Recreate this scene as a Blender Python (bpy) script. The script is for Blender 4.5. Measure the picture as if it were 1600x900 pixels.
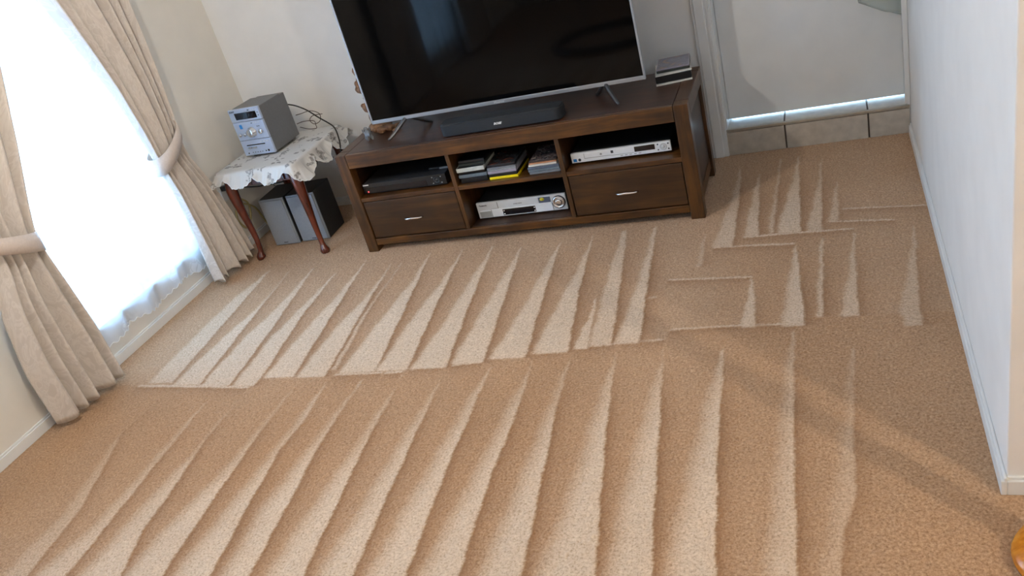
import bpy, bmesh, math, random
import numpy as np
from mathutils import Vector, Matrix
random.seed(7); np.random.seed(7)
PI = math.pi
S = bpy.context.scene
COL = S.collection
for o in list(bpy.data.objects): bpy.data.objects.remove(o)

# ------------------------------------------------------------------ camera
cam = bpy.data.objects.new('camera', bpy.data.cameras.new('camera')); COL.objects.link(cam)
cam.data.sensor_width = 36.0; cam.data.lens = 1325.2/1600*36.0; cam.data.clip_start = 0.02
cr = Matrix(((0.92585303, 0.28276343, -0.25068111), (-0.07236439, -0.51843383, -0.85205033), (-0.37089024, 0.80701376, -0.45953153)))
rot = Matrix((cr[0], -cr[1], -cr[2])).transposed()
cam.matrix_world = Matrix.Translation((2.4018, -3.5849, 1.7515)) @ rot.to_4x4()
S.camera = cam

# ------------------------------------------------------------------ world, lights, exposure
wd = bpy.data.worlds.new('daylight'); S.world = wd; wd.use_nodes = True
bg = wd.node_tree.nodes['Background']
bg.inputs[0].default_value = (0.40, 0.66, 1.0, 1); bg.inputs[1].default_value = 17.0
def portal(name, loc, rot_, sx, sy):
    l = bpy.data.lights.new(name, 'AREA'); l.shape = 'RECTANGLE'; l.size = sx; l.size_y = sy
    l.cycles.is_portal = True
    o = bpy.data.objects.new(name, l); COL.objects.link(o); o.location = loc; o.rotation_euler = rot_
portal('window_daylight', (-1.17, -0.67, 1.16), (0, -PI/2, 0), 1.92, 1.1)
portal('window_daylight', (-1.17, -3.1, 1.14), (0, -PI/2, 0), 1.96, 1.1)
S.view_settings.view_transform = 'Standard'; S.view_settings.look = 'None'
S.view_settings.exposure = 0.25; S.view_settings.gamma = 1.0; S.view_settings.use_curve_mapping = False
LAMP_CEILING = 1050.0     # emission of the opal bulb above the carpet
LAMP_DINING = 2300.0      # emission of the warm bulb in the adjoining space

# ------------------------------------------------------------------ materials
MATS = {}
def nodes(name):
    m = bpy.data.materials.new(name); m.use_nodes = True
    nt = m.node_tree; b = nt.nodes['Principled BSDF']; MATS[name] = m
    return m, nt, b
def N(nt, t, **kw):
    n = nt.nodes.new(t)
    for k, v in kw.items():
        if k[0] == 'i' and k[1:].isdigit(): n.inputs[int(k[1:])].default_value = v
        elif k in n.inputs.keys(): n.inputs[k].default_value = v
        else: setattr(n, k, v)
    return n
def ramp(nt, fac, stops):
    r = nt.nodes.new('ShaderNodeValToRGB'); e = r.color_ramp.elements
    while len(e) < len(stops): e.new(0.5)
    for x, (p, c) in zip(e, stops): x.position = p; x.color = (*c, 1)
    nt.links.new(fac, r.inputs[0]); return r
def srgb(r, g, b):
    f = lambda c: ((c/255)/12.92 if c/255 <= .04045 else ((c/255+.055)/1.055)**2.4)
    return (f(r), f(g), f(b))
def plain(name, col, rough=.5, metal=0., noise=.06, scale=30., bump=0., coat=0., spec=.5):
    m, nt, b = nodes(name)
    tc = N(nt, 'ShaderNodeTexCoord'); nz = N(nt, 'ShaderNodeTexNoise', Scale=scale, Detail=4.)
    nt.links.new(tc.outputs['Object'], nz.inputs['Vector'])
    lo = tuple(c*(1-noise) for c in col); hi = tuple(min(1, c*(1+noise)) for c in col)
    r = ramp(nt, nz.outputs[0], [(.3, lo), (.7, hi)])
    nt.links.new(r.outputs[0], b.inputs['Base Color'])
    b.inputs['Roughness'].default_value = rough; b.inputs['Metallic'].default_value = metal
    b.inputs['Coat Weight'].default_value = coat; b.inputs['Specular IOR Level'].default_value = spec
    if bump:
        bp = N(nt, 'ShaderNodeBump', Strength=bump, Distance=.003); nt.links.new(nz.outputs[0], bp.inputs['Height'])
        nt.links.new(bp.outputs[0], b.inputs['Normal'])
    return m
def wood(name, dark, mid, light, axis=0, rough=.38, scale=1., coat=.15):
    m, nt, b = nodes(name)
    tc = N(nt, 'ShaderNodeTexCoord'); mp = N(nt, 'ShaderNodeMapping')
    sc = [28*scale]*3; sc[axis] = 2.2*scale; mp.inputs['Scale'].default_value = sc
    nt.links.new(tc.outputs['Object'], mp.inputs[0])
    n1 = N(nt, 'ShaderNodeTexNoise', Scale=1.6, Detail=6., Roughness=.62, Distortion=.6)
    n2 = N(nt, 'ShaderNodeTexNoise', Scale=5.5*scale, Detail=3.)
    nt.links.new(mp.outputs[0], n1.inputs['Vector']); nt.links.new(tc.outputs['Object'], n2.inputs['Vector'])
    mx = N(nt, 'ShaderNodeMath', operation='MULTIPLY_ADD'); mx.inputs[1].default_value = .45
    sub = N(nt, 'ShaderNodeMath', operation='MULTIPLY'); sub.inputs[1].default_value = .62
    nt.links.new(n2.outputs[0], mx.inputs[0]); nt.links.new(n1.outputs[0], sub.inputs[0]); nt.links.new(sub.outputs[0], mx.inputs[2])
    r = ramp(nt, mx.outputs[0], [(.36, dark), (.53, mid), (.72, light)])
    nt.links.new(r.outputs[0], b.inputs['Base Color'])
    b.inputs['Roughness'].default_value = rough; b.inputs['Coat Weight'].default_value = coat; b.inputs['Coat Roughness'].default_value = .25
    bp = N(nt, 'ShaderNodeBump', Strength=.12, Distance=.002); nt.links.new(n1.outputs[0], bp.inputs['Height']); nt.links.new(bp.outputs[0], b.inputs['Normal'])
    return m

plain('wall_paint', srgb(236, 235, 233), .75, noise=.03, scale=6)
plain('cream_paint', srgb(230, 226, 218), .75, noise=.03, scale=6)
plain('white_gloss', srgb(228, 230, 230), .35, noise=.03, scale=8)
plain('ceiling_paint', srgb(236, 235, 230), .85, noise=.02)
wood('cabinet_wood', srgb(36, 19, 7), srgb(76, 46, 17), srgb(116, 75, 29), 0)
wood('cabinet_wood_v', srgb(32, 17, 7), srgb(66, 40, 15), srgb(100, 64, 26), 2)
wood('cabinet_top', srgb(30, 16, 9), srgb(52, 29, 17), srgb(76, 45, 27), 0, rough=.36, coat=.08)
wood('cabinet_top_d', srgb(38, 21, 12), srgb(64, 39, 23), srgb(90, 58, 36), 1, rough=.38, coat=.08)
wood('cabinet_dark', srgb(24, 13, 8), srgb(48, 28, 16), srgb(70, 42, 24), 1, rough=.5)
wood('drawer_wood', srgb(30, 16, 7), srgb(58, 35, 14), srgb(86, 55, 22), 0, scale=.7)
wood('cherry', srgb(48, 15, 9), srgb(86, 34, 20), srgb(120, 54, 33), 2, rough=.25, coat=.5)
wood('amber_wood', srgb(176, 100, 18), srgb(214, 134, 30), srgb(236, 168, 60), 0, rough=.25, coat=.5)
wood('carved_wood', srgb(78, 50, 32), srgb(124, 86, 56), srgb(164, 124, 88), 2, rough=.6)
plain('tile', srgb(190, 183, 172), .4, noise=.14, scale=22)
plain('grout', srgb(92, 84, 76), .9)
plain('tile_trim', srgb(172, 164, 150), .35, metal=.2)
plain('chrome', (.82, .83, .85), .12, metal=1., noise=.02)
plain('foot_metal', srgb(112, 114, 118), .28, metal=.9, noise=.04)
plain('brushed', srgb(170, 172, 176), .32, metal=.85, noise=.04)
plain('tv_silver', srgb(176, 180, 186), .35, metal=.6, noise=.03)
plain('tv_screen', (.0014, .0015, .0018), .06, noise=.02, spec=.17)
plain('black_plastic', (.012, .012, .013), .35, noise=.1)
plain('black_matte', (.016, .017, .019), .6, noise=.15, scale=60)
plain('black_metal', (.022, .023, .026), .45, noise=.1)
plain('charcoal_cloth', (.02, .024, .03), .8, noise=.3, scale=300, bump=.3)
plain('soundbar_cloth', (.014, .017, .022), .75, noise=.3, scale=400, bump=.3)
plain('stereo_grey', srgb(108, 109, 112), .45, noise=.05, scale=80)
plain('stereo_silver', srgb(184, 196, 218), .35, metal=.25, noise=.03)  # silver with a little blue daylight mixed into the colour
plain('speaker_silver', srgb(150, 158, 168), .5, metal=.1, noise=.05, scale=120)
plain('vcr_silver', srgb(208, 213, 219), .35, metal=0., noise=.03)
plain('vcr_shade', srgb(166, 170, 173), .4, metal=0., noise=.03)
plain('dvd_silver', srgb(236, 241, 246), .3, metal=0., noise=.02)
plain('display', (.008, .006, .008), .12)
plain('mark_dark', (.03, .035, .05), .5)
plain('mark_blue', srgb(40, 130, 205), .5)
plain('mark_white', (.85, .87, .88), .5)
plain('mark_yellow', srgb(214, 204, 60), .5)
plain('mark_red', srgb(220, 30, 35), .4)
plain('elephant_grey', srgb(110, 114, 120), .55, noise=.2, scale=90, bump=.4)
plain('paper', srgb(214, 212, 206), .7, noise=.04)
plain('rubber', (.012, .012, .012), .6)
plain('cord_brown', srgb(60, 38, 30), .5)
plain('cord_cream', srgb(176, 162, 112), .5)
plain('alu', srgb(200, 203, 206), .4, metal=.5)
for nm, c in dict(case_black=(20, 21, 25), case_ink=(27, 31, 40), case_slate=(104, 118, 130), case_grey=(138, 144, 152), case_lav=(146, 142, 160), case_white=(196, 202, 198),
                  case_yellow=(240, 214, 20), case_orange=(196, 140, 104), case_green=(34, 42, 40), case_blue=(84, 96, 116), case_silver=(118, 124, 134), case_brown=(62, 50, 48)).items():
    plain(nm, srgb(*c), .3, noise=.12, scale=40)
def cover(name, cols, scale):
    m, nt, b = nodes(name)
    tc = N(nt, 'ShaderNodeTexCoord'); v = N(nt, 'ShaderNodeTexNoise', Scale=scale, Detail=3., Distortion=1.5)
    nt.links.new(tc.outputs['Object'], v.inputs['Vector'])
    r = ramp(nt, v.outputs[0], [(.3+.4*i/(len(cols)-1), srgb(*c)) for i, c in enumerate(cols)])
    nt.links.new(r.outputs[0], b.inputs['Base Color']); b.inputs['Roughness'].default_value = .25
cover('cover_dark', [(22, 26, 32), (70, 78, 84), (30, 30, 36), (120, 74, 60), (26, 26, 30)], 14)
cover('cover_mag', [(24, 28, 36), (120, 100, 98), (40, 44, 54), (180, 160, 150), (90, 60, 56)], 22)
cover('cover_lav', [(112, 108, 120), (140, 138, 150), (128, 126, 140), (160, 140, 134), (120, 120, 140)], 12)

# curtain fabric: cream damask with a tone-on-tone floral weave
def fabric():
    m, nt, b = nodes('curtain_fabric')
    tc = N(nt, 'ShaderNodeTexCoord')
    w1 = N(nt, 'ShaderNodeTexNoise', Scale=6.5, Detail=2., Distortion=2.5); nt.links.new(tc.outputs['UV'], w1.inputs['Vector'])
    r = ramp(nt, w1.outputs[0], [(.42, srgb(207, 198, 190)), (.48, srgb(221, 213, 206)), (.54, srgb(209, 200, 192)), (.62, srgb(218, 210, 202))])
    nt.links.new(r.outputs[0], b.inputs['Base Color']); b.inputs['Roughness'].default_value = .62
    b.inputs['Sheen Weight'].default_value = .2
    w2 = N(nt, 'ShaderNodeTexNoise', Scale=420.); nt.links.new(tc.outputs['UV'], w2.inputs['Vector'])
    bp = N(nt, 'ShaderNodeBump', Strength=.15, Distance=.002); nt.links.new(w2.outputs[0], bp.inputs['Height']); nt.links.new(bp.outputs[0], b.inputs['Normal'])
    tr = N(nt, 'ShaderNodeBsdfTranslucent'); tr.inputs[0].default_value = (*srgb(216, 205, 190), 1)
    mx = N(nt, 'ShaderNodeMixShader'); mx.inputs[0].default_value = .03
    out = nt.nodes['Material Output']
    nt.links.new(b.outputs[0], mx.inputs[1]); nt.links.new(tr.outputs[0], mx.inputs[2]); nt.links.new(mx.outputs[0], out.inputs[0])
fabric()
plain('tieback_fabric', srgb(214, 202, 194), .55, noise=.05, scale=120)
# sheer lace: translucent net with a denser flower pattern
def lace(name, open_, flower, col, scale, tl):
    m, nt, b = nodes(name)
    out = nt.nodes['Material Output']; tc = N(nt, 'ShaderNodeTexCoord')
    b.inputs['Base Color'].default_value = (*col, 1); b.inputs['Roughness'].default_value = .8
    t = N(nt, 'ShaderNodeBsdfTranslucent'); t.inputs[0].default_value = (*col, 1)
    tp = N(nt, 'ShaderNodeBsdfTransparent')
    m1 = N(nt, 'ShaderNodeMixShader'); m1.inputs[0].default_value = tl
    nt.links.new(b.outputs[0], m1.inputs[1]); nt.links.new(t.outputs[0], m1.inputs[2])
    v = N(nt, 'ShaderNodeTexVoronoi', Scale=scale); v.feature = 'F1'
    nz = N(nt, 'ShaderNodeTexNoise', Scale=scale*1.7, Detail=2.)
    nt.links.new(tc.outputs['UV'], nz.inputs['Vector'])
    vm = N(nt, 'ShaderNodeVectorMath', operation='MULTIPLY_ADD'); vm.inputs[1].default_value = (.12, .12, .12)
    nt.links.new(nz.outputs['Color'], vm.inputs[0]); nt.links.new(tc.outputs['UV'], vm.inputs[2]); nt.links.new(vm.outputs[0], v.inputs['Vector'])
    petal = N(nt, 'ShaderNodeTexVoronoi', Scale=scale*4.); petal.feature = 'DISTANCE_TO_EDGE'; nt.links.new(vm.outputs[0], petal.inputs['Vector'])
    a = ramp(nt, v.outputs['Distance'], [(.28, (1, 1, 1)), (.36, (0, 0, 0))])
    p2 = ramp(nt, petal.outputs['Distance'], [(.03, (.35, .35, .35)), (.08, (1, 1, 1))])
    mu = N(nt, 'ShaderNodeMath', operation='MULTIPLY'); nt.links.new(a.outputs[0], mu.inputs[0]); nt.links.new(p2.outputs[0], mu.inputs[1])
    mr = N(nt, 'ShaderNodeMapRange'); mr.inputs[3].default_value = open_; mr.inputs[4].default_value = flower
    nt.links.new(mu.outputs[0], mr.inputs[0])
    m2 = N(nt, 'ShaderNodeMixShader'); nt.links.new(mr.outputs[0], m2.inputs[0]); nt.links.new(m1.outputs[0], m2.inputs[1]); nt.links.new(tp.outputs[0], m2.inputs[2])
    nt.links.new(m2.outputs[0], out.inputs[0])
lace('sheer_lace', .30, .06, (.80, .84, .90), 5.5, .5)
lace('doily_lace', .04, .62, (.72, .71, .69), 14., .12)
def glass(name, fac, tint, rough=.02):
    m, nt, b = nodes(name); nt.nodes.remove(b)
    tp = N(nt, 'ShaderNodeBsdfTransparent'); tp.inputs[0].default_value = (*tint, 1)
    g = N(nt, 'ShaderNodeBsdfGlossy'); g.inputs['Roughness'].default_value = rough
    fr = N(nt, 'ShaderNodeFresnel'); mu = N(nt, 'ShaderNodeMath', operation='MULTIPLY_ADD'); mu.inputs[1].default_value = .8; mu.inputs[2].default_value = fac
    nt.links.new(fr.outputs[0], mu.inputs[0])
    mx = N(nt, 'ShaderNodeMixShader'); nt.links.new(mu.outputs[0], mx.inputs[0]); nt.links.new(tp.outputs[0], mx.inputs[1]); nt.links.new(g.outputs[0], mx.inputs[2])
    nt.links.new(mx.outputs[0], nt.nodes['Material Output'].inputs[0])
glass('window_glass', 0., (.97, .99, .98))
def bag_plastic():
    m, nt, b = nodes('bag_plastic')
    b.inputs['Base Color'].default_value = (.62, .68, .66, 1); b.inputs['Roughness'].default_value = .25
    tp = N(nt, 'ShaderNodeBsdfTransparent'); tp.inputs[0].default_value = (.9, .95, .93, 1)
    mx = N(nt, 'ShaderNodeMixShader'); mx.inputs[0].default_value = .45
    nt.links.new(b.outputs[0], mx.inputs[1]); nt.links.new(tp.outputs[0], mx.inputs[2]); nt.links.new(mx.outputs[0], nt.nodes['Material Output'].inputs[0])
bag_plastic()
def emit(name, col, st):
    m, nt, b = nodes(name)
    b.inputs['Emission Color'].default_value = (*col, 1); b.inputs['Emission Strength'].default_value = st
    b.inputs['Base Color'].default_value = (*col, 1)
emit('bulb_ceiling', (1., .92, .82), LAMP_CEILING)
emit('bulb_dining', (1., .86, .66), LAMP_DINING)
emit('led_red', (1., .05, .05), 4.)

# carpet: wool pile; the brushed lay of the pile (attribute) is lighter where it leans away, with some near-side light painted in
def carpet_mat():
    m, nt, b = nodes('carpet')
    tc = N(nt, 'ShaderNodeTexCoord'); at = N(nt, 'ShaderNodeAttribute', attribute_name='lay_light')
    sx = N(nt, 'ShaderNodeSeparateXYZ'); nt.links.new(at.outputs['Color'], sx.inputs[0])
    n1 = N(nt, 'ShaderNodeTexNoise', Scale=125., Detail=4., Roughness=.75); n2 = N(nt, 'ShaderNodeTexNoise', Scale=42., Detail=2.); n3 = N(nt, 'ShaderNodeTexNoise', Scale=3.2, Detail=3.)
    for n in (n1, n2, n3): nt.links.new(tc.outputs['Object'], n.inputs['Vector'])
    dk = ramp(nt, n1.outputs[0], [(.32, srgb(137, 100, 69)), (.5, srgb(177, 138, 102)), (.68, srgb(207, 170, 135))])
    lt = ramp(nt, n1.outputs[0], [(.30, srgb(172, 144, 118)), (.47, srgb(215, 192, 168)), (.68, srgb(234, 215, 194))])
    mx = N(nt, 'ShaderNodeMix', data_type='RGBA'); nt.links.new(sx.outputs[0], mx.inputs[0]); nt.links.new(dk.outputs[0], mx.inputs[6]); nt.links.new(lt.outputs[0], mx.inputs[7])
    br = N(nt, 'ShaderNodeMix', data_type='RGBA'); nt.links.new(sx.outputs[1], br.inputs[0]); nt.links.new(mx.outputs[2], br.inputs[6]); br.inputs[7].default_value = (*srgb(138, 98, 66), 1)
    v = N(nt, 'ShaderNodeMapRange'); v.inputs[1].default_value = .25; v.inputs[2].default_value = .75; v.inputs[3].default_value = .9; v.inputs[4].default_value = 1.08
    av = N(nt, 'ShaderNodeMath', operation='ADD'); hv = N(nt, 'ShaderNodeMath', operation='MULTIPLY'); hv.inputs[1].default_value = .5
    nt.links.new(n2.outputs[0], av.inputs[0]); nt.links.new(n3.outputs[0], av.inputs[1]); nt.links.new(av.outputs[0], hv.inputs[0]); nt.links.new(hv.outputs[0], v.inputs[0])
    mm = N(nt, 'ShaderNodeVectorMath', operation='SCALE'); nt.links.new(br.outputs[2], mm.inputs[0]); nt.links.new(v.outputs[0], mm.inputs['Scale'])
    nt.links.new(mm.outputs[0], b.inputs['Base Color']); b.inputs['Roughness'].default_value = .95; b.inputs['Specular IOR Level'].default_value = .1
    b.inputs['Sheen Weight'].default_value = .15
    bp = N(nt, 'ShaderNodeBump', Strength=.6, Distance=.006); nt.links.new(n1.outputs[0], bp.inputs['Height']); nt.links.new(bp.outputs[0], b.inputs['Normal'])
carpet_mat()

# ------------------------------------------------------------------ mesh helpers (coordinates are world unless the thing is turned)
def origin(p):
    v = Vector((0, 0, 0))
    while p is not None: v += p.location; p = p.parent
    return v
def link(name, me, mat, parent=None, smooth=False):
    if mat: me.materials.append(MATS[mat])
    if smooth:
        me.polygons.foreach_set('use_smooth', [True]*len(me.polygons))
    o = bpy.data.objects.new(name, me); COL.objects.link(o)
    if parent is not None:
        o.parent = parent
    return o
def pyd(name, vs, fs, mat, parent=None, smooth=False, local=False, uv=None):
    off = Vector((0, 0, 0)) if (local or parent is None) else origin(parent)
    me = bpy.data.meshes.new(name)
    me.from_pydata([(v[0]-off.x, v[1]-off.y, v[2]-off.z) for v in vs], [], fs); me.update()
    if uv is not None:
        l = me.uv_layers.new(name='UVMap')
        idx = np.empty(len(me.loops), int); me.loops.foreach_get('vertex_index', idx)
        l.data.foreach_set('uv', np.asarray(uv, float)[idx].ravel())
    return link(name, me, mat, parent, smooth)
def from_bm(name, bm, mat, parent=None, smooth=False, local=False):
    if not local and parent is not None:
        bmesh.ops.translate(bm, vec=-origin(parent), verts=bm.verts)
    bmesh.ops.recalc_face_normals(bm, faces=bm.faces)
    me = bpy.data.meshes.new(name); bm.to_mesh(me); bm.free()
    return link(name, me, mat, parent, smooth)
def add_box(bm, x0, x1, y0, y1, z0, z1, bev=0., seg=2):
    r = bmesh.ops.create_cube(bm, size=1)
    bmesh.ops.scale(bm, vec=(x1-x0, y1-y0, z1-z0), verts=r['verts'])
    bmesh.ops.translate(bm, vec=((x0+x1)/2, (y0+y1)/2, (z0+z1)/2), verts=r['verts'])
    if bev:
        es = list({e for v in r['verts'] for e in v.link_edges})
        bmesh.ops.bevel(bm, geom=es, offset=bev, segments=seg, affect='EDGES', profile=.5)
def box(name, x0, x1, y0, y1, z0, z1, mat, parent=None, bev=.002, seg=2, local=False):
    bm = bmesh.new(); add_box(bm, x0, x1, y0, y1, z0, z1, bev, seg)
    return from_bm(name, bm, mat, parent, False, local)
def boxes(name, L, mat, parent=None, bev=.002, local=False):
    bm = bmesh.new()
    for b in L: add_box(bm, *b, bev)
    return from_bm(name, bm, mat, parent, False, local)
def tube(name, pts, rad, mat, parent=None, n=10, local=False, smooth_pts=0, caps=True):
    P = [Vector(p) for p in pts]; R = [float(q) for q in rad] if hasattr(rad, '__len__') else [float(rad)]*len(P)
    for _ in range(smooth_pts):      # Chaikin-like subdivision by Catmull-Rom
        Q, RR = [], []
        for i in range(len(P)-1):
            p0, p1, p2, p3 = P[max(i-1, 0)], P[i], P[i+1], P[min(i+2, len(P)-1)]
            Q += [p1, (-p0+9*p1+9*p2-p3)/16]; RR += [R[i], (R[i]+R[i+1])/2]
        P, R = Q+[P[-1]], RR+[R[-1]]
    vs, fs = [], []
    t = (P[1]-P[0]).normalized(); u = t.orthogonal().normalized()
    for i, p in enumerate(P):
        t = ((P[min(i+1, len(P)-1)]-P[max(i-1, 0)])).normalized()
        u = (u - t*u.dot(t)).normalized(); w = t.cross(u)
        for k in range(n):
            a = 2*PI*k/n; vs.append(p+R[i]*(math.cos(a)*u+math.sin(a)*w))
    for i in range(len(P)-1):
        for k in range(n): fs.append((i*n+k, i*n+(k+1) % n, (i+1)*n+(k+1) % n, (i+1)*n+k))
    if caps: fs.append(tuple(range(n-1, -1, -1))); fs.append(tuple((len(P)-1)*n+k for k in range(n)))
    return pyd(name, vs, fs, mat, parent, True, local)
def lathe(name, prof, c, mat, parent=None, n=24, axis='z', local=False, sx=1., sy=1.):
    vs, fs = [], []
    for r, h in prof:
        for k in range(n):
            a = 2*PI*k/n; x, y = r*math.cos(a)*sx, r*math.sin(a)*sy
            if axis == 'z': vs.append((c[0]+x, c[1]+y, c[2]+h))
            elif axis == '-y': vs.append((c[0]+x, c[1]-h, c[2]+y))
            else: vs.append((c[0]+h, c[1]+x, c[2]+y))
    m = len(prof)
    for i in range(m-1):
        for k in range(n): fs.append((i*n+k, i*n+(k+1) % n, (i+1)*n+(k+1) % n, (i+1)*n+k))
    fs.append(tuple(range(n-1, -1, -1))); fs.append(tuple((m-1)*n+k for k in range(n)))
    o = pyd(name, vs, fs, mat, parent, True, local)
    bm = bmesh.new(); bm.from_mesh(o.data); bmesh.ops.recalc_face_normals(bm, faces=bm.faces); bm.to_mesh(o.data); bm.free()
    return o
def thing(name, label, cat, loc=(0, 0, 0), rz=0., group=None):
    o = bpy.data.objects.new(name, None); COL.objects.link(o); o.empty_display_size = .05
    o.location = loc; o.rotation_euler = (0, 0, rz); o['label'] = label; o['category'] = cat
    if group: o['group'] = group
    return o
def tag(o, label, cat, group=None):
    o['label'] = label; o['category'] = cat
    if group: o['group'] = group
    return o
def struct(o, label=None):
    o['kind'] = 'structure'
    if label: o['label'] = label
    return o
def text(name, s, size, loc, mat, parent, rot_=(PI/2, 0, 0), shear=0., local=True, align='LEFT', sx=1., bold=0.):
    c = bpy.data.curves.new(name, 'FONT'); c.body = s; c.size = size; c.shear = shear; c.align_x = align; c.extrude = .0003; c.offset = bold; c.resolution_u = 3
    t = bpy.data.objects.new(name, c); COL.objects.link(t)
    bpy.context.view_layer.update()
    me = bpy.data.meshes.new_from_object(t.evaluated_get(bpy.context.evaluated_depsgraph_get()))
    bpy.data.objects.remove(t)
    off = Vector((0, 0, 0)) if local else origin(parent)
    me.transform(Matrix.Translation(Vector(loc)-off) @ Matrix.Rotation(rot_[2], 4, 'Z') @ Matrix.Rotation(rot_[0], 4, 'X') @ Matrix.Diagonal((sx, 1, 1, 1)))
    me.materials.clear()
    return link(name, me, mat, parent)
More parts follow.
